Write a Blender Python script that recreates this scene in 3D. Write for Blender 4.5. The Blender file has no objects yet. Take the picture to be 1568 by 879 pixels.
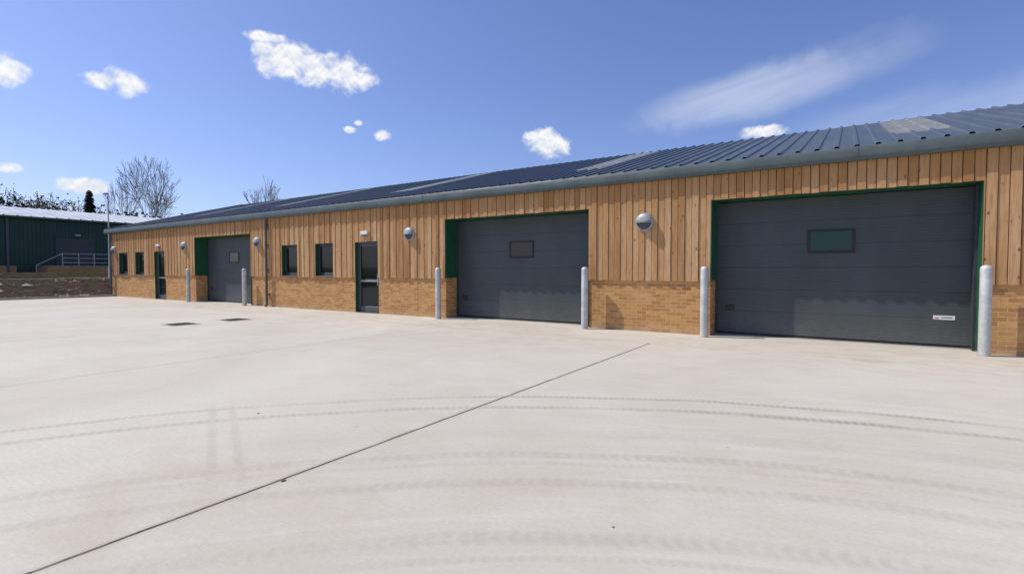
import bpy, math, random
from mathutils import Vector, Matrix
random.seed(7)
scene = bpy.context.scene
scene.view_settings.view_transform = 'Standard'
scene.view_settings.look = 'None'
scene.view_settings.exposure = 0

# ------------------------------------------------------------ node helpers
class NT:
    def __init__(s, nt): s.nt = nt
    def new(s, t, **k):
        n = s.nt.nodes.new(t)
        for a, b in k.items(): setattr(n, a, b)
        return n
    def put(s, sock, v):
        if isinstance(v, bpy.types.NodeSocket): s.nt.links.new(v, sock)
        elif isinstance(v, (tuple, list)) and sock.type == 'RGBA':
            sock.default_value = (v[0], v[1], v[2], 1)
        else: sock.default_value = v
    def m(s, op, a, b=0.0, c=0.0):
        n = s.new('ShaderNodeMath', operation=op)
        s.put(n.inputs[0], a); s.put(n.inputs[1], b); s.put(n.inputs[2], c)
        return n.outputs[0]
    def step(s, v, a, b, o0=0.0, o1=1.0):
        n = s.new('ShaderNodeMapRange', interpolation_type='SMOOTHSTEP')
        s.put(n.inputs['Value'], v)
        n.inputs['From Min'].default_value = a; n.inputs['From Max'].default_value = b
        n.inputs['To Min'].default_value = o0; n.inputs['To Max'].default_value = o1
        return n.outputs[0]
    def mix(s, f, a, b, mode='MIX'):
        n = s.new('ShaderNodeMix', data_type='RGBA', blend_type=mode)
        s.put(n.inputs[0], f); s.put(n.inputs[6], a); s.put(n.inputs[7], b)
        return n.outputs[2]
    def vec(s, x, y, z=0.0):
        n = s.new('ShaderNodeCombineXYZ')
        s.put(n.inputs[0], x); s.put(n.inputs[1], y); s.put(n.inputs[2], z)
        return n.outputs[0]
    def noise(s, v, scale, detail=4, rough=.55, dist=0.0):
        n = s.new('ShaderNodeTexNoise')
        s.put(n.inputs['Vector'], v)
        n.inputs['Scale'].default_value = scale; n.inputs['Detail'].default_value = detail
        n.inputs['Roughness'].default_value = rough; n.inputs['Distortion'].default_value = dist
        return n.outputs['Fac']
    def bump(s, h, strength=.3, dist=.01):
        n = s.new('ShaderNodeBump')
        n.inputs['Strength'].default_value = strength; n.inputs['Distance'].default_value = dist
        s.put(n.inputs['Height'], h)
        return n.outputs[0]
    def pos(s):
        g = s.new('ShaderNodeNewGeometry')
        x = s.new('ShaderNodeSeparateXYZ'); s.nt.links.new(g.outputs['Position'], x.inputs[0])
        return g.outputs['Position'], x.outputs[0], x.outputs[1], x.outputs[2]

def mat(name, color=(.5, .5, .5), rough=.6, metal=0.0, spec=.5):
    m = bpy.data.materials.new(name); m.use_nodes = True
    N = NT(m.node_tree)
    b = m.node_tree.nodes['Principled BSDF']
    b.inputs['Base Color'].default_value = (*color, 1)
    b.inputs['Roughness'].default_value = rough
    b.inputs['Metallic'].default_value = metal
    b.inputs['Specular IOR Level'].default_value = spec
    return m, N, b

def varied(name, color, rough=.6, metal=0.0, amt=.12, scale=3.0, spec=.5, streak=False):
    m, N, b = mat(name, color, rough, metal, spec)
    P, x, y, z = N.pos()
    v = P if not streak else N.vec(N.m('MULTIPLY', x, 6.0), N.m('MULTIPLY', y, 6.0), N.m('MULTIPLY', z, .6))
    n = N.noise(v, scale, 4, .65)
    n2 = N.noise(P, scale * 12, 2, .6)
    f = N.m('ADD', N.m('MULTIPLY', n, .7), N.m('MULTIPLY', n2, .3))
    dk = tuple(c * (1 - amt * 2) for c in color); lt = tuple(min(1, c * (1 + amt * 2)) for c in color)
    N.put(b.inputs['Base Color'], N.mix(N.step(f, .3, .7), dk, lt))
    N.put(b.inputs['Roughness'], N.step(n, .3, .7, max(0.02, rough - .08), min(1, rough + .08)))
    return m

# ---- timber cladding
def m_timber():
    m, N, b = mat('larch_timber', rough=.75, spec=.2)
    P, x, y, z = N.pos()
    a = N.new('ShaderNodeAttribute', attribute_name='rnd'); r = a.outputs['Fac']
    c = N.mix(N.step(r, 0, .45), (.37, .18, .068), (.56, .325, .145))
    c = N.mix(N.step(r, .5, 1.0), c, (.66, .43, .23))
    off = N.m('MULTIPLY', r, 37.0)
    g = N.noise(N.vec(N.m('MULTIPLY', x, 26.0), off, N.m('MULTIPLY', z, 1.1)), 2.0, 6, .7, .8)
    c = N.mix(N.step(g, .35, .72, 0, .7), c, (.25, .115, .04))
    g2 = N.noise(N.vec(N.m('MULTIPLY', x, 4.0), off, N.m('MULTIPLY', z, .7)), 1.3, 4, .6)
    c = N.mix(N.step(g2, .45, .75, 0, .4), c, (.66, .45, .26))
    g3 = N.noise(N.vec(N.m('MULTIPLY', x, 1.0), off, N.m('MULTIPLY', z, .5)), .9, 3, .6)
    c = N.mix(N.step(g3, .5, .75, 0, .5), c, (.45, .205, .065))
    v = N.new('ShaderNodeTexVoronoi', feature='F1')
    N.put(v.inputs['Vector'], N.vec(N.m('MULTIPLY', x, 7.0), off, N.m('MULTIPLY', z, 3.2)))
    v.inputs['Scale'].default_value = 1.0
    k = N.step(v.outputs['Distance'], .06, .15, 1, 0)
    c = N.mix(N.m('MULTIPLY', k, .85), c, (.12, .05, .02))
    t = N.step(N.m('ADD', z, N.m('MULTIPLY', g2, .9)), 3.0, 4.0, 0, .5)  # warm orange eave shade painted into the tops of the boards
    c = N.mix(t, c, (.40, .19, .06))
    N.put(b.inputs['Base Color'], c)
    N.put(b.inputs['Normal'], N.bump(g, .35, .004))
    return m

def m_brick():
    m, N, b = mat('buff_brick', rough=.85, spec=.25)
    P, x, y, z = N.pos()
    g = N.new('ShaderNodeNewGeometry')
    nx = N.new('ShaderNodeSeparateXYZ'); N.nt.links.new(g.outputs['Normal'], nx.inputs[0])
    side = N.m('GREATER_THAN', N.m('ABSOLUTE', nx.outputs[0]), .5)
    u = N.m('ADD', N.m('MULTIPLY', x, N.m('SUBTRACT', 1.0, side)), N.m('MULTIPLY', y, side))
    v = N.vec(u, z, 0.0)
    bt = N.new('ShaderNodeTexBrick')
    N.put(bt.inputs['Vector'], v)
    bt.inputs['Scale'].default_value = 1.0
    bt.inputs['Brick Width'].default_value = .235; bt.inputs['Row Height'].default_value = .0825
    bt.inputs['Mortar Size'].default_value = .006; bt.inputs['Mortar Smooth'].default_value = .2
    bt.inputs['Bias'].default_value = -.1
    bt.inputs['Color1'].default_value = (.62, .335, .115, 1)
    bt.inputs['Color2'].default_value = (.40, .17, .050, 1)
    bt.inputs['Mortar'].default_value = (.58, .44, .28, 1)
    n = N.noise(P, 14, 6, .7)
    n2 = N.noise(P, 1.3, 4, .6)
    c = N.mix(N.step(n, .35, .75, 0, .35), bt.outputs['Color'], (.27, .12, .04))
    c = N.mix(N.step(n2, .4, .8, 0, .3), c, (.68, .45, .21))
    c = N.mix(N.step(N.m('ADD', z, N.m('MULTIPLY', n2, .3)), .1, .35, .35, 0), c, (.55, .45, .33))
    N.put(b.inputs['Base Color'], c)
    h = N.m('ADD', N.m('MULTIPLY', bt.outputs['Fac'], -1.0), N.m('MULTIPLY', n, .4))
    N.put(b.inputs['Normal'], N.bump(h, .6, .008))
    return m

def m_concrete():
    m, N, b = mat('concrete_slab', rough=.88, spec=.25)
    P, x, y, z = N.pos()
    big = N.noise(P, .22, 4, .6, .6)
    mid = N.noise(P, 1.1, 5, .65, .3)
    fine = N.noise(P, 30, 5, .75)
    c = N.mix(N.step(big, .3, .7), (.51, .468, .390), (.60, .565, .485))
    c = N.mix(N.step(mid, .35, .75, 0, .4), c, (.63, .60, .53))
    c = N.mix(N.step(fine, .3, .75, 0, .30), c, (.36, .325, .26))
    bay = N.m('FLOOR', N.m('DIVIDE', N.m('ADD', x, 3.27), 5.58))
    wn = N.new('ShaderNodeTexWhiteNoise', noise_dimensions='1D'); N.put(wn.inputs['W'], bay)
    c = N.mix(N.m('MULTIPLY', wn.outputs[0], .18), c, (.44, .40, .33))
    br = N.noise(N.vec(N.m('MULTIPLY', x, 2.2), N.m('MULTIPLY', y, 60.0)), 1.5, 4, .7)
    c = N.mix(N.step(br, .35, .8, 0, .25), c, (.40, .36, .29))
    # light brown dirt
    d1 = N.noise(N.vec(N.m('MULTIPLY', x, .7), N.m('MULTIPLY', y, 1.5), 3.0), .55, 6, .68, 1.2)
    ds = N.step(x, -7, -1, .14, .36)
    c = N.mix(N.m('MULTIPLY', N.step(d1, .50, .78), ds), c, (.40, .315, .205))
    d2 = N.noise(N.vec(x, N.m('MULTIPLY', y, 2.2), 9.0), .9, 6, .7, 1.5)
    nb = N.step(y, -5.5, -.6)
    c = N.mix(N.m('MULTIPLY', nb, N.step(d2, .46, .68, 0, .45)), c, (.38, .285, .18))
    # arcs left by turning vehicles
    cx, cy = 2.06, -14.97
    dx = N.m('SUBTRACT', x, cx); dy = N.m('SUBTRACT', y, cy)
    r = N.m('SQRT', N.m('ADD', N.m('MULTIPLY', dx, dx), N.m('MULTIPLY', dy, dy)))
    ang = N.m('ARCTAN2', dy, dx)
    wob = N.m('MULTIPLY', N.m('SUBTRACT', N.noise(P, .5, 2), .5), .18)
    r = N.m('ADD', r, wob)
    sw = N.noise(N.vec(N.m('MULTIPLY', r, 5.0), N.m('MULTIPLY', ang, 2.5), 4.0), 1.2, 5, .7)
    near = N.m('MULTIPLY', N.step(r, 9.6, 11.0, 1, 0), N.step(x, -5, 0, .35, 1))
    c = N.mix(N.m('MULTIPLY', near, N.step(sw, .48, .72, 0, .22)), c, (.38, .345, .275))
    c = N.mix(N.m('MULTIPLY', near, N.step(sw, .5, .28, 0, .22)), c, (.66, .63, .56))
    brk = N.step(N.noise(P, 1.1, 4, .7), .33, .60, .3, 1)
    rt = N.step(x, -6, 1, .5, 1)
    tot = None
    for R, w, s, fr, ch in ((9.46, .045, .62, 100, 20), (9.02, .055, .66, 90, 20), (8.2, .10, .12, 55, 30), (7.60, .065, .32, 70, 25), (7.42, .03, .2, 100, 20), (7.08, .06, .30, 70, 25), (6.35, .07, .28, 70, 25), (6.15, .03, .22, 100, 20), (5.8, .06, .22, 70, 25), (10.9, .05, .08, 90, 20)):
        q = N.m('ABSOLUTE', N.m('SUBTRACT', r, R))
        band = N.step(q, w * .4, w * 1.6, s, 0)
        tread = N.m('SINE', N.m('ADD', N.m('MULTIPLY', ang, R * fr), N.m('MULTIPLY', q, float(ch))))
        band = N.m('MULTIPLY', band, N.step(tread, -.9, .7, .6, 1.0))
        tot = band if tot is None else N.m('MAXIMUM', tot, band)
    tot = N.m('MULTIPLY', N.m('MULTIPLY', tot, brk), rt)
    L = math.hypot(2.6, 1.3); tx, ty = 2.6 / L, -1.3 / L
    ax = N.m('SUBTRACT', x, -5.9); ay = N.m('SUBTRACT', y, -9.0)
    al = N.m('ADD', N.m('MULTIPLY', ax, tx), N.m('MULTIPLY', ay, ty))
    pe = N.m('ABSOLUTE', N.m('SUBTRACT', N.m('MULTIPLY', ax, -ty), N.m('MULTIPLY', ay, -tx)))
    st = N.m('MULTIPLY', N.step(N.m('ABSOLUTE', N.m('SUBTRACT', pe, .09)), .015, .05, .22, 0), N.m('MULTIPLY', N.step(al, 0, .6), N.step(al, 2.2, 3.3, 1, 0)))
    st = N.m('MULTIPLY', st, N.step(N.m('SINE', N.m('MULTIPLY', al, 110.0)), -.8, .6, .5, 1))
    tot = N.m('MAXIMUM', tot, N.m('MULTIPLY', st, brk))
    c = N.mix(tot, c, (.22, .20, .165))
    # specks
    sp = N.new('ShaderNodeTexVoronoi'); N.put(sp.inputs['Vector'], P); sp.inputs['Scale'].default_value = 2.2
    sm = N.m('MULTIPLY', N.step(sp.outputs['Distance'], .02, .04, 1, 0), N.step(mid, .5, .55))
    c = N.mix(N.m('MULTIPLY', sm, .6), c, (.2, .17, .13))
    # joints
    jn = N.noise(P, 3.0, 5, .7)
    jw = N.m('MULTIPLY', N.m('SUBTRACT', jn, .5), .03)
    xj = N.m('ADD', x, jw); yj = N.m('ADD', y, jw)
    jt = None
    for X0, s, w in ((-3.27, 1.0, .0085), (-8.85, .5, .006), (-14.4, .4, .007), (-20.0, .4, .007), (-25.6, .4, .007), (7.95, .6, .007)):
        j = N.step(N.m('ABSOLUTE', N.m('SUBTRACT', xj, X0)), w, w * 1.8, s, 0)
        soft = N.step(N.m('ABSOLUTE', N.m('SUBTRACT', xj, X0)), .0, .06, .2 * s, 0)
        j = N.m('MAXIMUM', j, soft)
        jt = j if jt is None else N.m('MAXIMUM', jt, j)
    jt = N.m('MULTIPLY', jt, N.step(y, -1.95, -1.9, 1, 0))
    jt = N.m('MULTIPLY', jt, N.step(jn, .3, .55, .75, 1))
    jy = N.step(N.m('ABSOLUTE', N.m('SUBTRACT', yj, -1.92)), .006, .02, .3, 0)
    jt = N.m('MAXIMUM', jt, jy)
    c = N.mix(jt, c, (.07, .06, .045))
    N.put(b.inputs['Base Color'], c)
    h = N.m('ADD', N.m('MULTIPLY', fine, .6), N.m('ADD', N.m('MULTIPLY', br, .5), N.m('MULTIPLY', jt, -1.5)))
    N.put(b.inputs['Normal'], N.bump(h, .5, .005))
    return m

def m_ground():
    m, N, b = mat('earth_and_grass', rough=.95, spec=.1)
    P, x, y, z = N.pos()
    n = N.noise(P, .6, 6, .7); f = N.noise(P, 5, 6, .75)
    soil = N.mix(N.step(f, .35, .7), (.025, .017, .010), (.095, .065, .038))
    soil = N.mix(N.step(n, .58, .72, 0, .3), soil, (.22, .17, .12))
    soil = N.mix(N.step(n, .45, .32, 0, .5), soil, (.05, .07, .025))
    grass = N.mix(N.step(n, .3, .7), (.05, .08, .022), (.09, .115, .04))
    far = N.m('MAXIMUM', N.step(N.m('ADD', x, N.m('MULTIPLY', n, 4)), -60, -54, 1, 0), N.step(N.m('ABSOLUTE', N.m('ADD', y, 10)), 45, 52))
    N.put(b.inputs['Base Color'], N.mix(far, soil, grass))
    N.put(b.inputs['Normal'], N.bump(f, 1.0, .15))
    return m

def m_panel():
    m, N, b = mat('grey_door_panel', rough=.45, spec=.35)
    P, x, y, z = N.pos()
    n = N.noise(N.vec(x, y, N.m('MULTIPLY', z, .5)), 1.2, 5, .6)
    c = N.mix(N.step(n, .3, .7), (.056, .068, .070), (.070, .083, .085))
    dust = N.m('MULTIPLY', N.step(z, .0, .8, .4, 0), N.noise(P, 7, 5, .7))
    c = N.mix(dust, c, (.25, .23, .2))
    N.put(b.inputs['Base Color'], c)
    w = N.m('SINE', N.m('MULTIPLY', z, 2 * math.pi / .06))
    gr = N.noise(P, 220, 2, .6)
    N.put(b.inputs['Normal'], N.bump(N.m('ADD', N.step(w, .5, .95), N.m('MULTIPLY', gr, .2)), .4, .003))
    return m

def m_roof():
    m, N, b = mat('coated_metal_roof', rough=.4, metal=.15, spec=.5)
    P, x, y, z = N.pos()
    n = N.noise(N.vec(N.m('MULTIPLY', x, 3), N.m('MULTIPLY', y, .4)), 1.0, 5, .65)
    N.put(b.inputs['Base Color'], N.mix(N.step(n, .3, .7), (.075, .092, .11), (.11, .13, .145)))
    N.put(b.inputs['Roughness'], N.step(n, .3, .7, .34, .5))
    return m

TIMBER = m_timber(); BRICK = m_brick(); CONC = m_concrete(); GROUND = m_ground(); PANEL = m_panel(); ROOF = m_roof()
BACK = varied('wall_backing', (.06, .035, .018), .9)
GUT = varied('grey_green_gutter', (.088, .113, .112), .5, .0, .08, 1.5, .3)
SOFF_ROOM = varied('soffit_and_unlit_room', (.05, .055, .055), .8)
GREEN = varied('green_trim', (.008, .085, .04), .5, 0, .08)
FRAME = varied('charcoal_frame', (.045, .05, .054), .4, 0, .06)
DFRAME = varied('grey_aluminium', (.095, .105, .11), .4, .1, .06)
GLASS, _n, _b = mat('window_glass', (.010, .013, .014), .05, 0, .35)
GLASSG, _n, _b = mat('green_tinted_glass', (.008, .045, .035), .08, 0, .5)
GLASSB, _n, _b = mat('brown_reflection_glass', (.04, .03, .026), .08, 0, .5)  # brown of a reflection put into the base colour of the door panes
SKYL = varied('polycarbonate_rooflight', (.50, .50, .46), .65, 0, .10, 1.5, .3)
SKYL2 = varied('darker_rooflight', (.20, .205, .20), .6, 0, .12, 1.5, .4)  # darker copy of the rooflight, for the strips at the right end
GALV = varied('galvanised_steel', (.56, .57, .55), .5, .25, .10, 4)
SILV = varied('silver_lamp_casing', (.40, .42, .43), .5, .2, .05)
LENS = varied('lamp_lens', (.05, .065, .08), .25, 0, .05)
BLACK = varied('black_plastic', (.015, .015, .015), .5)
SEAM = varied('door_seam', (.03, .035, .037), .6)
WHITE = varied('white_plastic', (.78, .78, .76), .45, 0, .04)
RED = varied('red_print', (.5, .04, .03), .5)
PIPE = varied('grey_downpipe', (.085, .095, .10), .5, 0, .06)
CONC2 = varied('kerb_concrete', (.36, .33, .29), .9, 0, .12, 2)
ROADM = varied('worn_road_concrete', (.22, .20, .175), .9, 0, .15, 1.5)
WALLG = varied('dark_green_cladding', (.014, .055, .037), .5, .1, .12, .5, streak=True)
ROOFG = varied('light_grey_roof', (.42, .45, .48), .5, .1, .08, .5)
BARK = varied('bark', (.18, .145, .11), .9, 0, .2)
LEAF = varied('spring_foliage', (.15, .155, .06), .8, 0, .35, .6)
DLEAF = varied('evergreen_foliage', (.05, .075, .03), .8, 0, .35, .6)
STONE = varied('rubble_stone', (.17, .135, .10), .9, 0, .3, 1.2)
STONEL = varied('pale_slab_stone', (.36, .32, .26), .9, 0, .2, 1.2)
IRON = varied('cast_iron', (.13, .11, .085), .7, .2, .15, 8)

# ------------------------------------------------------------ mesh builder
class MB:
    def __init__(s): s.v = []; s.f = []; s.mi = []; s.r = []; s.mats = []
    def mid(s, m):
        if m not in s.mats: s.mats.append(m)
        return s.mats.index(m)
    def face(s, idx, m, r=0.0): s.f.append(idx); s.mi.append(s.mid(m)); s.r.append(r)
    def box(s, x0, x1, y0, y1, z0, z1, m, r=0.0, bev=0.0):
        if bev > 0:
            b = min(bev, (x1-x0)*.4, (y1-y0)*.4, (z1-z0)*.4)
            def ring(ins, z):
                o = len(s.v); X0, X1, Y0, Y1 = x0+ins, x1-ins, y0+ins, y1-ins
                for p in ((X0+b, Y0), (X1-b, Y0), (X1, Y0+b), (X1, Y1-b), (X1-b, Y1), (X0+b, Y1), (X0, Y1-b), (X0, Y0+b)):
                    s.v.append((p[0], p[1], z))
                return list(range(o, o+8))
            R = [ring(b, z0), ring(0, z0+b), ring(0, z1-b), ring(b, z1)]
            s.face(R[0][::-1], m, r); s.face(R[3], m, r)
            for a, c in zip(R[:-1], R[1:]):
                for i in range(8):
                    j = (i+1) % 8; s.face([a[i], a[j], c[j], c[i]], m, r)
            return
        o = len(s.v)
        for z in (z0, z1):
            for p in ((x0, y0), (x1, y0), (x1, y1), (x0, y1)): s.v.append((p[0], p[1], z))
        for q in ((3, 2, 1, 0), (4, 5, 6, 7), (0, 1, 5, 4), (1, 2, 6, 5), (2, 3, 7, 6), (3, 0, 4, 7)):
            s.face([o+i for i in q], m, r)
    def tube(s, p0, p1, r0, r1, m, n=12, cap=True, r=0.0):
        p0 = Vector(p0); p1 = Vector(p1); d = (p1-p0)
        if d.length < 1e-6: return
        d.normalize(); a = Vector((0, 0, 1)) if abs(d.z) < .9 else Vector((1, 0, 0))
        u = d.cross(a).normalized(); w = d.cross(u).normalized()
        o = len(s.v)
        for p, rr in ((p0, r0), (p1, r1)):
            for i in range(n):
                t = 2*math.pi*i/n
                s.v.append(tuple(p + (u*math.cos(t)+w*math.sin(t))*rr))
        for i in range(n):
            j = (i+1) % n; s.face([o+i, o+n+i, o+n+j, o+j], m, r)
        if cap:
            s.face([o+i for i in range(n)], m, r); s.face([o+n+i for i in range(n)][::-1], m, r)
    def revolve(s, prof, org, m, n=24):
        o = len(s.v)
        for rr, z in prof:
            for i in range(n):
                t = 2*math.pi*i/n; s.v.append((org[0]+rr*math.cos(t), org[1]+rr*math.sin(t), org[2]+z))
        for k in range(len(prof)-1):
            for i in range(n):
                j = (i+1) % n; s.face([o+k*n+i, o+k*n+j, o+(k+1)*n+j, o+(k+1)*n+i], m)
        s.face([o+i for i in range(n)][::-1], m)
        s.face([o+(len(prof)-1)*n+i for i in range(n)], m)
    def extrude_x(s, prof, x0, x1, m, caps=True):
        o = len(s.v); n = len(prof)
        for x in (x0, x1):
            for y, z in prof: s.v.append((x, y, z))
        for i in range(n):
            j = (i+1) % n; s.face([o+i, o+j, o+n+j, o+n+i], m)
        if caps:
            s.face([o+i for i in range(n)][::-1], m); s.face([o+n+i for i in range(n)], m)
    def build(s, name, parent=None, smooth=False, fixn=True):
        me = bpy.data.meshes.new(name); me.from_pydata(s.v, [], s.f)
        for m in s.mats: me.materials.append(m)
        me.polygons.foreach_set('material_index', s.mi)
        a = me.attributes.new('rnd', 'FLOAT', 'FACE'); a.data.foreach_set('value', s.r)
        if fixn:
            import bmesh
            bm = bmesh.new(); bm.from_mesh(me); bmesh.ops.recalc_face_normals(bm, faces=bm.faces); bm.to_mesh(me); bm.free()
        if smooth:
            me.polygons.foreach_set('use_smooth', [True]*len(me.polygons))
            try: me.set_sharp_from_angle(angle=math.radians(40))
            except Exception: pass
        ob = bpy.data.objects.new(name, me); scene.collection.objects.link(ob)
        if parent: ob.parent = parent
        return ob
def root(name):
    e = bpy.data.objects.new(name, None); scene.collection.objects.link(e); return e

# ------------------------------------------------------------ workshop building
XL, XR = -35.5, 16.0
BZ, HEAD, TOP = 1.24, 3.04, 3.66
REV = .65
G = [(-25.76, -21.03), (-10.28, -5.49), (-2.53, 2.0)]
W = [(-34.4, -33.27), (-32.26, -31.22), (-18.78, -17.75), (-16.66, -15.6), (8.1, 9.15), (10.2, 11.25)]
D = [(-29.99, -28.83), (-14.42, -13.26), (5.6, 6.75)]
OPS = [(a, b, 0, HEAD, 'g') for a, b in G] + [(a, b, BZ, 2.48, 'w') for a, b in W] + [(a, b, 0, 2.47, 'd') for a, b in D]
bld = root('workshop_building')

def op_at(x):
    for o in OPS:
        if o[0] <= x <= o[1]: return o
    return None
edges = sorted({XL, XR} | {o[0] for o in OPS} | {o[1] for o in OPS})
mb = MB(); bk = MB()
for a, b in zip(edges[:-1], edges[1:]):
    o = op_at((a+b)/2)
    if o is None:
        mb.box(a, b, 0, REV, 0, BZ, BRICK); bk.box(a, b, 0.004, REV, BZ, TOP, BACK)
    else:
        if o[4] == 'w': mb.box(a, b, 0, REV, 0, BZ, BRICK)
        bk.box(a, b, 0.004, REV, o[3], TOP, BACK)
mb.build('brick_plinth', bld); bk.build('wall_core', bld)

# boards
tb = MB()
x = XL - .03; i = 0
while x < XR:
    w = .142 + random.uniform(-.004, .004)
    gap = .013
    segs = [(x, min(x+w, XR+.02))]
    for e in edges[1:-1]:
        ns = []
        for s0, s1 in segs:
            if s0 < e < s1: ns += [(s0, e), (e, s1)]
            else: ns.append((s0, s1))
        segs = ns
    rnd = random.random()
    f = -.050 if i % 2 else -.036
    f += random.uniform(-.004, .004)
    dz = random.uniform(-.006, .006)
    for s0, s1 in segs:
        if s1 - s0 < .004: continue
        o = op_at((s0+s1)/2); zb = (BZ - .02 if o is None else o[3] - .012) + dz
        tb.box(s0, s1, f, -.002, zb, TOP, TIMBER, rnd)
    x += w + gap; i += 1
tb.build('timber_cladding', bld)

# gutter and fascia
gm = MB()
prof = [(-.02, 3.83), (-.115, 3.845), (-.145, 3.835), (-.165, 3.80), (-.178, 3.66), (-.172, 3.60), (-.15, 3.575), (-.06, 3.57), (-.055, 3.60), (-.02, 3.60)]
segx = [-36.1, -29.2, -20.6, -11.1, .15, 8.2, 16.3]
for a, b in zip(segx[:-1], segx[1:]): gm.extrude_x(prof, a+.004, b-.004, GUT)
for sx in segx[1:-1]:
    p2 = [(y-.006 if y < -.1 else y, z+(.004 if z > 3.8 else -.004)) for y, z in prof]
    gm.extrude_x(p2, sx-.02, sx+.02, GUT)
gm.box(-36.05, 16.2, -.019, .003, 3.662, 3.82, SOFF_ROOM)
gm.build('gutter', bld, smooth=True)

# roof
RY, RZ, EY, EZ = 8.0, 6.15, -.10, 3.845
sl = (RZ-EZ)/(RY-EY)
rm = MB()
SK = [-29.8, -22.05, -14.3, -6.5, 1.3, 9.1]
rows = [EY, 2.0, 7.75, RY]
pitch = .333; cols = []
x = -36.1
while x < 16.2:
    cols += [(x, 0), (x+.235, 0), (x+.255, .038), (x+.31, .038)]
    x += pitch
cols.append((x, 0))
base = []
for yy in rows:
    row = []
    for cxx, hh in cols:
        row.append(len(rm.v)); rm.v.append((cxx, yy, EZ+(yy-EY)*sl+hh))
    base.append(row)
row = []
for cxx, hh in cols:
    row.append(len(rm.v)); rm.v.append((cxx, 2*RY-EY, EZ+hh))
base.append(row)
for k in range(4):
    for c in range(len(cols)-1):
        mx = (cols[c][0]+cols[c+1][0])/2
        mt = ROOF
        if k == 1:
            for s_ in SK:
                if abs(mx-s_) < .5: mt = SKYL if s_ < 0 else SKYL2
        rm.face([base[k][c], base[k][c+1], base[k+1][c+1], base[k+1][c]], mt)
rm.build('metal_roof', bld, fixn=False)
rt = MB()
for xx in (-36.16, XR+.3):
    o = len(rt.v)
    for dx in (0, .09):
        rt.v += [(xx+dx, EY, EZ-.2), (xx+dx, RY, RZ-.2), (xx+dx, 2*RY-EY, EZ-.2), (xx+dx, 2*RY-EY, EZ+.06), (xx+dx, RY, RZ+.06), (xx+dx, EY, EZ+.06)]
    for q in ((0, 1, 4, 5), (1, 2, 3, 4)):
        rt.face([o+t for t in q][::-1], GUT); rt.face([o+6+t for t in q], GUT)
    for t in range(6): u = (t+1) % 6; rt.face([o+t, o+u, o+6+u, o+6+t], GUT)
rt.box(-36.05, XR+.2, 2*RY-.02, 2*RY+.06, 3.6, 3.83, GUT)
rt.build('verge_trim', bld)
gw = MB()
for xx, s in ((XL, 1), (XR-.3, 1)):
    o = len(gw.v)
    for dx in (0, .3):
        gw.v += [(xx+dx, REV+.002, 0), (xx+dx, 15.8, 0), (xx+dx, 15.8, 3.8), (xx+dx, RY, RZ-.06), (xx+dx, REV+.002, 3.95)]
    gw.face([o+t for t in range(5)][::-1], BRICK); gw.face([o+5+t for t in range(5)], BRICK)
    for t in range(5): u = (t+1) % 5; gw.face([o+t, o+u, o+5+u, o+5+t], BRICK)
gw.box(XL+.31, XR-.31, 15.5, 15.8, 0, 3.7, BRICK)
gw.build('gable_walls', bld)

# garage doors
for n, (a, b) in enumerate(G):
    g = MB()
    yd = REV-.10
    nz = 6; ph = (HEAD-.03-.06)/nz
    for k in range(nz):
        z0 = .06+k*ph
        g.box(a+.03, b-.03, yd, yd+.05, z0+.0012, z0+ph-.0012, PANEL, bev=.002)
    g.box(a+.03, b-.03, yd+.012, yd+.06, .05, HEAD-.04, SEAM)
    g.box(a+.03, b-.03, yd+.005, yd+.045, .012, .056, BLACK)
    g.box(a+.0, a+.022, -.045, REV, BZ, HEAD-.016, GREEN)
    g.box(b-.012, b, -.03, REV, .02, HEAD-.016, GREEN)
    g.box(a, b, -.030, REV, HEAD-.016, HEAD-.002, GREEN)
    g.box(a+.0, a+.045, yd-.04, yd-.004, .01, HEAD-.024, FRAME)
    g.box(b-.05, b-.014, yd-.26, yd-.002, .01, HEAD-.024, FRAME)
    cx = (a+b)/2; wz0, wz1 = 1.83, 2.32
    wx0, wx1 = cx-.42, cx+.42
    for q in ((wx0, wx1, wz0, wz0+.045), (wx0, wx1, wz1-.045, wz1), (wx0, wx0+.05, wz0+.045, wz1-.045), (wx1-.05, wx1, wz0+.045, wz1-.045)):
        g.box(q[0], q[1], yd-.022, yd+.012, q[2], q[3], BLACK, bev=.005)
    g.box(wx0+.05, wx1-.05, yd-.008, yd-.002, wz0+.045, wz1-.045, GLASSG if n == 2 else GLASSB)
    hx = a+.32
    g.box(hx-.09, hx+.09, yd-.012, yd-.001, .56, .68, BLACK, bev=.004)
    g.box(hx-.06, hx+.06, yd-.04, yd-.028, .60, .615, DFRAME)
    g.box(hx-.06, hx-.045, yd-.03, yd-.012, .60, .615, DFRAME); g.box(hx+.045, hx+.06, yd-.03, yd-.012, .60, .615, DFRAME)
    if n == 2:
        g.box(1.42, 1.74, yd-.006, yd-.001, .53, .61, WHITE)
        g.box(1.44, 1.50, yd-.008, yd-.0065, .545, .565, RED)
        g.box(1.54, 1.70, yd-.008, yd-.0065, .565, .578, BLACK)
    g.build('garage_door_%d' % (n+1), bld)
    s = MB(); s.box(a+.02, b-.02, yd-.06, REV, .002, .012, CONC2); s.build('threshold_%d' % (n+1), bld)

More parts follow.
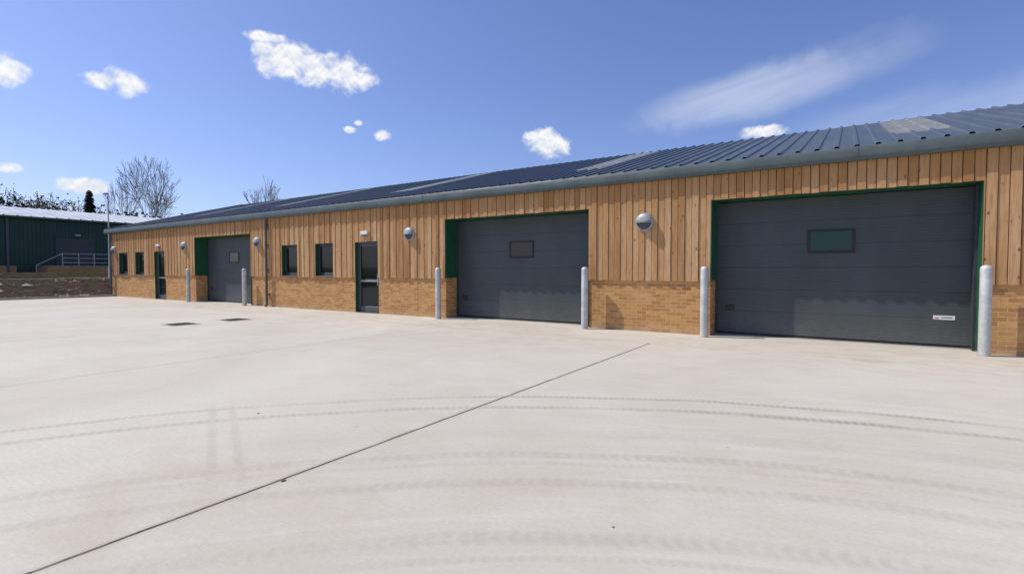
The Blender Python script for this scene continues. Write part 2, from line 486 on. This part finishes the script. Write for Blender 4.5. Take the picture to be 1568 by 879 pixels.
# windows
for n, (a, b) in enumerate(W):
    g = MB(); yf = .09
    g.box(a, a+.02, -.03, yf-.002, BZ+.03, 2.46, GREEN); g.box(b-.02, b, -.03, yf-.002, BZ+.03, 2.46, GREEN)
    g.box(a, b, -.03, yf-.002, 2.46, 2.478, GREEN)
    g.box(a-.02, b+.02, -.075, yf, BZ+.002, BZ+.03, DFRAME, bev=.006)
    z0, z1 = BZ+.032, 2.458
    t = .06
    g.box(a+.003, b-.003, yf, yf+.07, z0, z0+t, FRAME, bev=.006); g.box(a+.003, b-.003, yf, yf+.07, z1-t, z1, FRAME, bev=.006)
    g.box(a+.003, a+t, yf, yf+.07, z0+t, z1-t, FRAME, bev=.006); g.box(b-t, b-.003, yf, yf+.07, z0+t, z1-t, FRAME, bev=.006)
    i0 = t+.004; e = .045
    g.box(a+i0, b-i0, yf+.012, yf+.055, z0+i0, z0+i0+e, FRAME, bev=.006); g.box(a+i0, b-i0, yf+.012, yf+.055, z1-i0-e, z1-i0, FRAME, bev=.006)
    g.box(a+i0, a+i0+e, yf+.012, yf+.055, z0+i0+e, z1-i0-e, FRAME, bev=.006); g.box(b-i0-e, b-i0, yf+.012, yf+.055, z0+i0+e, z1-i0-e, FRAME, bev=.006)
    g.box(a+i0+e, b-i0-e, yf+.03, yf+.036, z0+i0+e, z1-i0-e, GLASS)
    g.box(a+.002, b-.002, yf+.2, yf+.21, BZ+.002, 2.47, SOFF_ROOM)  # dark sheet standing in for the unlit room behind the window
    g.build('window_%d' % (n+1), bld)
# personnel doors
for n, (a, b) in enumerate(D):
    g = MB(); yf = .08; z1 = 2.45
    g.box(a, a+.02, -.03, yf-.002, .01, z1, GREEN); g.box(b-.02, b, -.03, yf-.002, BZ, z1, GREEN)
    g.box(a, b, -.03, yf-.002, z1, z1+.018, GREEN)
    t = .055
    g.box(a+.003, a+t, yf, yf+.08, .01, z1, DFRAME, bev=.006); g.box(b-t, b-.003, yf, yf+.08, .01, z1, DFRAME, bev=.006)
    g.box(a+t, b-t, yf, yf+.08, z1-t, z1, DFRAME, bev=.006)
    g.box(a+.003, b-.003, -.02, yf+.08, .001, .025, DFRAME)
    l0, l1 = a+t+.006, b-t-.006; s = .075; yl = yf+.018
    g.box(l0, l0+s, yl, yl+.045, .03, z1-t-.006, DFRAME, bev=.006); g.box(l1-s, l1, yl, yl+.045, .03, z1-t-.006, DFRAME, bev=.006)
    g.box(l0+s, l1-s, yl, yl+.045, .03, .22, DFRAME, bev=.006); g.box(l0+s, l1-s, yl, yl+.045, 1.06, 1.16, DFRAME, bev=.006)
    g.box(l0+s, l1-s, yl, yl+.045, z1-t-.006-s, z1-t-.006, DFRAME, bev=.006)
    g.box(l0+s, l1-s, yl+.02, yl+.026, .22, 1.06, GLASS); g.box(l0+s, l1-s, yl+.02, yl+.026, 1.16, z1-t-.006-s, GLASS)
    g.tube((l1-.05, yl-.055, .95), (l1-.05, yl-.055, 1.35), .014, .014, SILV)
    g.tube((l1-.05, yl-.055, 1.0), (l1-.05, yl, 1.0), .01, .01, SILV); g.tube((l1-.05, yl-.055, 1.3), (l1-.05, yl, 1.3), .01, .01, SILV)
    g.box(l0+s-.01, l1-s+.01, yl-.004, yl-.001, 1.09, 1.12, SILV)
    g.box(a+.002, b-.002, yf+.2, yf+.21, .002, 2.46, SOFF_ROOM)  # dark sheet painted as the gloom inside, behind the door glass
    g.build('entrance_door_%d' % (n+1), bld)
    e = MB(); cx = (a+b)/2-.02
    e.box(cx-.17, cx+.17, -.13, -.055, 2.70, 2.82, WHITE, bev=.012); e.box(cx-.14, cx+.14, -.122, -.06, 2.665, 2.70, LENS, bev=.01)
    e.build('emergency_light_%d' % (n+1), bld)
# downpipes
dp = MB()
for X in (-19.73, -35.35, 12.6):
    dp.tube((X, -.12, .06), (X, -.12, 3.5), .048, .048, PIPE, 16)
    dp.tube((X, -.12, 3.5), (X, -.14, 3.60), .048, .05, PIPE, 16)
    dp.tube((X, -.12, .07), (X, -.20, .03), .05, .05, PIPE, 16)
    for z in (.5, 1.5, 2.5, 3.3): dp.box(X-.075, X+.075, -.10, -.052 if z > 1.3 else -.003, z-.02, z+.02, PIPE); dp.tube((X, -.12, z-.025), (X, -.12, z+.025), .056, .056, PIPE, 16)
dp.build('downpipe', bld, smooth=True)

# bulkhead lights: round back plate, half hood above, lens below
def lamp(X, z):
    g = MB(); R = .215; y0 = -.05
    g.tube((X, y0, z), (X, y0-.035, z), R, R, SILV, 36)
    g.tube((X, y0-.035, z), (X, y0-.052, z), R, R*.95, SILV, 36)
    nu, nv = 40, 9; o = len(g.v); R2 = R*.93; tilt = .0
    for j in range(nv):
        t = j/(nv-1)*math.pi/2
        for i2 in range(nu):
            p = 2*math.pi*i2/nu
            hood = math.sin(p-tilt) > .02
            k = 1.0 if hood else .40
            q = 1.0 if hood else .92
            g.v.append((X+R2*math.cos(t)*math.cos(p)*q, y0-.05-.10*math.sin(t)**.7*k, z+R2*math.cos(t)*math.sin(p)*q))
    for j in range(nv-1):
        for i2 in range(nu):
            k2 = (i2+1) % nu
            mm = SILV if math.sin(2*math.pi*(i2+.5)/nu-tilt) > .0 else LENS
            g.face([o+j*nu+i2, o+j*nu+k2, o+(j+1)*nu+k2, o+(j+1)*nu+i2], mm)
    oo = len(g.v); nn = 18
    for zz in (z-.016, z-.002):
        for i2 in range(nn+1):
            p = math.pi+math.pi*i2/nn
            g.v.append((X+R2*math.cos(p), y0-.05+.115*math.sin(p), zz))
    g.face([oo+i2 for i2 in range(nn+1)], SILV); g.face([oo+nn+1+i2 for i2 in range(nn+1)][::-1], SILV)
    for i2 in range(nn): g.face([oo+i2, oo+i2+1, oo+nn+2+i2, oo+nn+1+i2], SILV)
    return g.build('wall_light', None, smooth=True, fixn=True)
for X, z in ((-4.03, 2.62), (-11.75, 2.64), (-20.45, 2.64), (-26.75, 2.64), (-35.0, 2.64), (4.0, 2.62)): lamp(X, z)

# bollards
def bollard(X, Y):
    g = MB()
    g.revolve([(.084, -.02), (.084, 1.49), (.080, 1.515), (.066, 1.535), (.04, 1.55), (.01, 1.555)], (X, Y, 0), GALV, 28)
    g.revolve([(.093, .0), (.091, .012), (.085, .014)], (X, Y, .001), CONC2, 28)
    return g.build('bollard', None, smooth=True)
for X in (-25.95, -21.13, -10.37, -5.49, -2.60, 2.02): bollard(X, -.26)

# ------------------------------------------------------------ yard, ground
y_ = MB(); y_.v = [(-35.0, -90, 0), (70, -90, 0), (70, .66, 0), (-35.0, .66, 0)]; y_.face([0, 1, 2, 3], CONC); y_.build('concrete_yard')
def sm(t): t = max(0, min(1, t)); return t*t*(3-2*t)
def hgt(x, y):
    h = -.02
    h += .74*sm((-36.2-x)/10)
    if x < -58: h += .12*sm((-58-x)/6)
    if x < -95: h += 3*sm((-95-x)/200)
    return h
def rng(a, b, s):
    out = []; v = a
    while v < b-1e-6: out.append(v); v += s
    return out + [b]
gx = [-1600, -900, -500, -300, -200, -150, -120, -100, -90, -80] + rng(-72, -34, .4) + [-20, 0, 20, 60, 120, 300, 900, 1600]
gy = [-1600, -900, -400, -200, -100, -60] + rng(-30, 34, .4) + [45, 60, 90, 150, 300, 900, 1600]
from mathutils import noise as mn
gm = MB()
for yy in gy:
    for xx in gx:
        h = hgt(xx, yy)
        if -49 < xx < -36.0 and -31 < yy < 35:
            e = min(1, (-36.0-xx)/1.2)*min(1, (xx+49)/1.5)
            h += e*(.16*mn.noise((xx*.5, yy*.5, 0))+.16*mn.noise((xx*1.5, yy*1.5, 3))+.10)
        gm.v.append((xx, yy, h))
nx = len(gx)
for j in range(len(gy)-1):
    for i in range(nx-1): gm.face([j*nx+i, j*nx+i+1, (j+1)*nx+i+1, (j+1)*nx+i], GROUND)
gm.build('ground', smooth=False, fixn=False)
k = MB(); yy = -60.0
while yy < -.5:
    k.box(-35.16, -35.01, yy, yy+.905, -.05, .10, CONC2, bev=.015); yy += .915
k.build('kerb')
k = MB(); k.box(-56.5, -50.0, -60, 60, .60, .75, ROADM); k.build('access_road')
k = MB(); yy = -60.0
while yy < 59:
    k.box(-49.98, -49.8, yy, yy+.905, .6, .88, CONC2, bev=.02); yy += .915
k.build('kerb')
# rubble
rb = MB()
def rock(c, s, m=None):
    m = m or STONE
    o = len(rb.v)
    pts = [(1, 0, 0), (-1, 0, 0), (0, 1, 0), (0, -1, 0), (0, 0, 1), (0, 0, -1)]
    sx, sy, sz = s*random.uniform(.7, 1.4), s*random.uniform(.7, 1.4), s*random.uniform(.3, .8)
    an = random.uniform(0, 6.28)
    for p in pts:
        a = p[0]*sx*random.uniform(.8, 1.2)+random.uniform(-.25, .25)*s; b = p[1]*sy+random.uniform(-.25, .25)*s
        rb.v.append((c[0]+a*math.cos(an)-b*math.sin(an), c[1]+a*math.sin(an)+b*math.cos(an), c[2]+p[2]*sz))
    for q in ((0, 2, 4), (2, 1, 4), (1, 3, 4), (3, 0, 4), (2, 0, 5), (1, 2, 5), (3, 1, 5), (0, 3, 5)): rb.face([o+t for t in q], m)
for _ in range(1100):
    X = random.uniform(-49, -35.8); Y = random.uniform(-16, 6)
    rock((X, Y, hgt(X, Y)+.06), random.choice((.04, .05, .06, .08, .1, .14)), random.choice((STONE, STONE, STONE, STONEL)))
for X, Y, s in ((-41, -5.2, .5), (-43, -4.3, .45), (-46.5, -3.6, .6), (-39.5, -3.9, .3), (-42, -2.2, .4)): rock((X, Y, hgt(X, Y)+.12), s, STONEL)
rb.build('rubble')
def pebble(X, Y, s):
    global rb
    rb = MB(); rock((X, Y, s*.3), s); rb.build('stone')
pebble(-3.24, -9.95, .017); pebble(-1.08, -9.3, .010); pebble(-5.0, -9.1, .012); pebble(.62, -8.9, .015)
# drain covers
for X, Y in ((-15.15, -5.35), (-15.2, -3.85)):
    g = MB(); g.box(X-.36, X+.36, Y-.36, Y+.36, .001, .006, CONC2)
    g.box(X-.30, X+.30, Y-.30, Y+.30, .0065, .010, IRON)
    for q in range(9): g.box(X-.27+q*.0675-.012, X-.27+q*.0675+.012, Y-.26, Y+.26, .0105, .018, IRON)
    g.build('drain_cover')

# ------------------------------------------------------------ green warehouse
gr = root('green_warehouse')
w = MB(); FX = -69.0
w.box(FX-18, FX, -6, 34, .6, 6.9, WALLG)
yy = -5.9
while yy < 34: w.box(FX, FX+.04, yy, yy+.12, .8, 6.85, WALLG); yy += .33
w.build('walls', gr)
w = MB(); w.box(FX+.042, FX+.12, -6, 3.4, .6, 1.95, BRICK); w.box(FX+.125, FX+.2, 2.7, 2.9, .7, 6.8, PIPE); w.box(FX+.045, FX+.14, 12.0, 12.2, .7, 6.8, PIPE); w.build('plinth', gr)
w = MB(); cols = []; yy = -6.4
while yy < 34.3: cols += [(yy, 0), (yy+.8, 0), (yy+.85, .05), (yy+.95, .05)]; yy += 1.0
o = len(w.v)
for X, z in ((FX+.45, 6.92), (FX-9, 8.6), (FX-18.45, 6.92)):
    for c, h in cols: w.v.append((X, c, z+h))
n = len(cols)
for r_ in range(2):
    for c in range(n-1): w.face([r_*n+c, (r_+1)*n+c, (r_+1)*n+c+1, r_*n+c+1], ROOFG)
w.build('roof', gr, fixn=False)
w = MB(); w.box(FX+.35, FX+.55, -6.4, 34.3, 6.72, 6.9, GUT, bev=.03)
for yg in (-6, 33.9):
    o = len(w.v); w.v += [(FX, yg, 6.9), (FX-18, yg, 6.9), (FX-9, yg, 8.55), (FX, yg+.1, 6.9), (FX-18, yg+.1, 6.9), (FX-9, yg+.1, 8.55)]
    w.face([o, o+1, o+2], WALLG); w.face([o+5, o+4, o+3], WALLG)
w.build('eaves', gr)
w = MB(); w.box(FX+.042, FX+.09, 6.4, 9.8, 1.9, 4.9, BLACK)
for q in range(12): w.box(FX+.091, FX+.11, 6.45, 9.75, 1.95+q*.245, 2.16+q*.245, FRAME)
w.box(FX+.1, FX+.35, 8.0, 8.5, 5.15, 5.35, SILV, bev=.03); w.build('shutter_door', gr)
w = MB(); w.box(FX+.121, FX+3.0, 5.0, 17, .7, 1.9, BRICK); w.box(FX+.121, FX+3.05, 4.95, 17.05, 1.9, 1.98, CONC2); w.build('loading_dock', gr)
lw = MB(); lw.box(-62.0, -61.7, -40, 4.5, .6, 1.25, BRICK); lw.box(-62.04, -61.66, -40.02, 4.54, 1.25, 1.31, CONC2); lw.build('low_brick_wall')
w = MB()
for q in range(9):
    Y = 6.2+q*1.3; w.tube((FX+2.9, Y, 1.98), (FX+2.9, Y, 3.2), .035, .035, GALV, 8)
for z in (3.2, 2.75, 2.3): w.tube((FX+2.9, 6.2, z), (FX+2.9, 16.6, z), .032, .032, GALV, 8)
w.tube((FX+2.9, 6.2, 3.2), (FX+2.9, 4.2, 2.0), .032, .032, GALV, 8); w.tube((FX+2.9, 4.2, 2.0), (FX+2.9, 4.2, .8), .032, .032, GALV, 8)
w.build('handrail', None)

# street lamp
s = MB(); sx, sy = -54.4, 6.2
s.revolve([(.10, 0), (.10, 1.1), (.06, 1.15), (.045, 7.3)], (sx, sy, .7), GALV, 12)
s.tube((sx, sy, 7.95), (sx+.55, sy-.3, 8.1), .03, .03, GALV, 8)
s.box(sx+.45, sx+1.05, sy-.55, sy-.25, 8.06, 8.2, SILV, bev=.04)
s.build('street_lamp', smooth=True)

# ------------------------------------------------------------ trees
def leafclump(g, c, sz, lm):
    a = Vector((random.gauss(0, 1), random.gauss(0, 1), random.gauss(0, 1))).normalized(); b = a.orthogonal().normalized()*sz*random.uniform(.5, 1); a = a*sz*random.uniform(.5, 1)
    o = len(g.v); g.v += [tuple(c-a), tuple(c+b), tuple(c+a), tuple(c-b)]; g.face([o, o+1, o+2, o+3], lm, random.random())
def grow(g, p, d, L, r, depth, maxd, spread, up, leaves=None, lm=None, lsz=.2, rmin=.0, side=.75):
    n = 3 if depth < 2 else 2
    pts = [Vector(p)]; dd = Vector(d)
    sides = 7 if depth == 0 else (5 if depth < 3 else 3)
    rr = r
    for i in range(n):
        dd = (dd + Vector((random.gauss(0, .13), random.gauss(0, .13), random.gauss(0, .08)+up*.12))).normalized()
        q = pts[-1]+dd*(L/n); r2 = max(rmin, r*(1-.38*(i+1)/n))
        g.tube(pts[-1], q, rr, r2, BARK, sides, cap=False); rr = r2; pts.append(q)
        if depth > 0 and i < n-1 and depth < maxd and random.random() < side:
            a = Vector((random.gauss(0, 1), random.gauss(0, 1), random.gauss(0, .6))).normalized()
            grow(g, q, (dd+a*spread).normalized(), L*random.uniform(.5, .72), max(rmin, r2*.5), depth+1, maxd, spread, up, leaves, lm, lsz, rmin, side)
    if depth >= maxd:
        if leaves:
            for _ in range(leaves):
                leafclump(g, pts[-1]+Vector((random.gauss(0, lsz*1.8), random.gauss(0, lsz*1.8), random.gauss(0, lsz*1.4))), lsz, lm)
        return
    k = 3 if depth < 3 else 2
    ph = random.uniform(0, 6.28)
    for i in range(k):
        t = ph+2*math.pi*i/k+random.uniform(-.4, .4)
        u = dd.orthogonal().normalized(); w_ = dd.cross(u)
        a = u*math.cos(t)+w_*math.sin(t)
        grow(g, pts[-1], (dd+a*spread*random.uniform(.5, 1.1)).normalized(), L*random.uniform(.66, .86), max(rmin, rr*.68), depth+1, maxd, spread, up, leaves, lm, lsz, rmin, side)
def fit(g, st, X, Y, z, H, width=None):
    top = max(v[2] for v in g.v[st:]); f = H/(top-z); fw = f
    if width:
        rs = sorted(math.hypot(v[0]-X, v[1]-Y) for v in g.v[st:]); fw = width/2/rs[int(len(rs)*.97)]
    for i2 in range(st, len(g.v)):
        v = g.v[i2]; g.v[i2] = (X+(v[0]-X)*fw, Y+(v[1]-Y)*fw, z+(v[2]-z)*f)
def bare_tree(X, Y, z, H, width, maxd=6, spread=.5):
    g = MB(); grow(g, (X, Y, z), (0, 0, 1), H*.235, H*.02, 0, maxd, spread, .55, rmin=.03, side=.62)
    fit(g, 0, X, Y, z, H, width)
    return g.build('bare_tree', fixn=False)
bare_tree(-97.5, 25.8, 1.0, 19.6, 9.0)
bare_tree(-98.0, 22.6, 1.0, 16.0, 5.5, 5)
bare_tree(-86.3, 39, 1.0, 17.6, 8.5)
# conifer
g = MB(); X, Y = -111.5, 22.6
g.tube((X, Y, 1), (X, Y, 15.5), .3, .03, BARK, 8)
for _ in range(2600):
    t = random.random()**.8; z = 2.5+13*t; rad = (1-t)*2.6*random.uniform(.3, 1.1)*(1+.25*math.sin(z*5))+.12; an = random.uniform(0, 6.28)
    c = Vector((X+rad*math.cos(an), Y+rad*math.sin(an), z-rad*.2)); a = Vector((math.cos(an), math.sin(an), -.4))*.4; b = Vector((-math.sin(an), math.cos(an), random.gauss(0, .3)))*.2
    o = len(g.v); g.v += [tuple(c-a), tuple(c+b), tuple(c+a), tuple(c-b)]; g.face([o, o+1, o+2, o+3], DLEAF)
g.build('conifer_tree', fixn=False)
# distant tree row
g = MB()
yy = -34.0
while yy < 50:
    X = -118+random.uniform(-4, 4)
    ever = (8 < yy < 11) or (26 < yy < 33) or random.random() < .10
    H = random.uniform(14.0, 16.2) if not ever else random.uniform(11.5, 13.5)
    if yy > 34: H = random.uniform(11.0, 12.5)
    st = len(g.v)
    grow(g, (X, yy, 1.2), (0, 0, 1), 3.0, .26, 0, 5 if not ever else 4, .7, .2, 9 if ever else 1, DLEAF if ever else LEAF, .34 if ever else .16, .035, .8)
    fit(g, st, X, yy, 1.2, H)
    yy += random.uniform(3.6, 5.2)
for _ in range(7000):
    c = Vector((random.gauss(-114, 1.5), random.uniform(-40, 56), 0)); c.z = 1.2+abs(random.gauss(0, 3.0))*(1+.4*math.sin(c.y*.7))
    leafclump(g, c, .4, random.choice((LEAF, LEAF, DLEAF)))
g.build('tree_row', fixn=False)

# ------------------------------------------------------------ light, sky
SD = Vector((-2.7, -1.0, 3.7)).normalized()
el = math.asin(SD.z); az = math.atan2(SD.x, SD.y)
sun = bpy.data.lights.new('sun', 'SUN'); sun.energy = 4.3; sun.angle = math.radians(.5); sun.color = (1, .95, .86)
so = bpy.data.objects.new('sun', sun); scene.collection.objects.link(so)
so.rotation_euler = SD.to_track_quat('Z', 'Y').to_euler()
wd = bpy.data.worlds.new('sky'); scene.world = wd; wd.use_nodes = True
N = NT(wd.node_tree); bg = wd.node_tree.nodes['Background']
sk = N.new('ShaderNodeTexSky', sky_type='NISHITA'); sk.sun_disc = False
sk.sun_elevation = el; sk.sun_rotation = az % (2*math.pi); sk.air_density = 1.0; sk.dust_density = .9; sk.ozone_density = 2.0; sk.altitude = 50
tc = N.new('ShaderNodeTexCoord'); sp = N.new('ShaderNodeSeparateXYZ'); N.nt.links.new(tc.outputs['Generated'], sp.inputs[0])
dg = 180/math.pi
A = N.m('MULTIPLY', N.m('ARCTAN2', sp.outputs[0], sp.outputs[1]), dg)
E = N.m('MULTIPLY', N.m('ARCSINE', sp.outputs[2]), dg)
cv = N.vec(A, E, 0.0)
n1 = N.noise(cv, .45, 7, .58, .2); n2 = N.noise(N.vec(A, N.m('ADD', E, .35), 0.0), .45, 5, .55, .2)
def blob(a0, e0, w, h, rot=0.0):
    c, s_ = math.cos(rot), math.sin(rot)
    da = N.m('SUBTRACT', A, a0); de = N.m('SUBTRACT', E, e0)
    p = N.m('DIVIDE', N.m('ADD', N.m('MULTIPLY', da, c), N.m('MULTIPLY', de, s_)), w)
    q = N.m('DIVIDE', N.m('SUBTRACT', N.m('MULTIPLY', de, c), N.m('MULTIPLY', da, s_)), h)
    return N.m('SUBTRACT', 1.0, N.m('ADD', N.m('MULTIPLY', p, p), N.m('MULTIPLY', q, q)))
tot = None
for a in ((-57.0, 20.6, 3.2, 2.0, 0), (-54.3, 20.0, 3.0, 1.8, -.25), (-50.9, 20.0, 3.2, 2.1, 0), (-58.6, 22.2, 2.4, .55, 0), (-70.0, 16.4, 1.7, 1.2, 0), (-71.6, 16.1, 1.8, .7, 0), (-78.4, 15.8, 2.2, 1.4, -.2),
          (-29.0, 13.9, 2.7, 1.7, -.1), (-31, 14.7, 1.0, .6, 0), (-47.4, 14.3, 1.1, .6, 0), (-50.7, 14.6, .8, .4, 0), (-49.8, 15.4, .5, .3, 0), (-7.3, 13.6, 2.2, .7, 0), (-77.6, 8.2, .9, .5, 0), (-73, 7.2, 1.9, .7, 0), (20, 24, 6, 2, .1), (-100, 20, 7, 2.5, 0), (-130, 14, 9, 3, 0)):
    bl = blob(*a); tot = bl if tot is None else N.m('MAXIMUM', tot, bl)
raw = N.m('ADD', N.m('MAXIMUM', tot, -1.5), N.m('MULTIPLY', N.m('SUBTRACT', n1, .5), 3.4))
dens = N.step(raw, -.15, 1.0)
shade = N.step(N.m('SUBTRACT', n1, n2), -.10, .10)
# wisps
wn_ = N.noise(cv, .16, 4, .6, .5)
Aw = N.m('ADD', A, N.m('MULTIPLY', N.m('SUBTRACT', wn_, .5), 9.0)); Ew = N.m('ADD', E, N.m('MULTIPLY', N.m('SUBTRACT', wn_, .5), 3.5))
A_, E_ = A, E
ws = N.noise(N.vec(N.m('MULTIPLY', A, .12), N.m('SUBTRACT', E, N.m('MULTIPLY', A, .2)), 3.0), .55, 5, .55, .6)
A, E = Aw, Ew
b1 = blob(-8.2, 17.4, 12.0, 2.6, .14); b2 = blob(10, 12.4, 17, 3.4, 0); b3 = blob(-2, 18.6, 10, 2.4, .12)
A, E = A_, E_
w1 = N.m('MULTIPLY', N.step(b1, -.3, 1.2), N.step(ws, .25, .7, .45, .8))
w2 = N.m('MULTIPLY', N.step(b2, -.2, 1.2), N.step(ws, .25, .75, .25, .5))
w3 = N.m('MULTIPLY', N.step(b3, -.2, 1.2), N.step(ws, .3, .75, .1, .35))
wis = N.m('MAXIMUM', N.m('MAXIMUM', w1, w2), w3)
STR = .118
skc = N.mix(1.0, sk.outputs[0], (.90, .93, 1.24), 'MULTIPLY')
cc = N.mix(shade, (.76/STR, .80/STR, .88/STR), (.98/STR, .98/STR, 1.0/STR))
wcol = N.mix(N.m('MULTIPLY', wis, .72), skc, (.75/STR, .79/STR, .92/STR))
N.put(bg.inputs['Color'], N.mix(dens, wcol, cc))
bg.inputs['Strength'].default_value = STR

# ------------------------------------------------------------ camera
cam = bpy.data.cameras.new('camera'); co = bpy.data.objects.new('camera', cam); scene.collection.objects.link(co)
cam.sensor_width = 36; cam.lens = 17.9; cam.clip_end = 5000; cam.clip_start = .05
co.location = (0, -12, 1.455); co.rotation_euler = (math.radians(90-1.8), 0, math.radians(33.2))
scene.camera = co
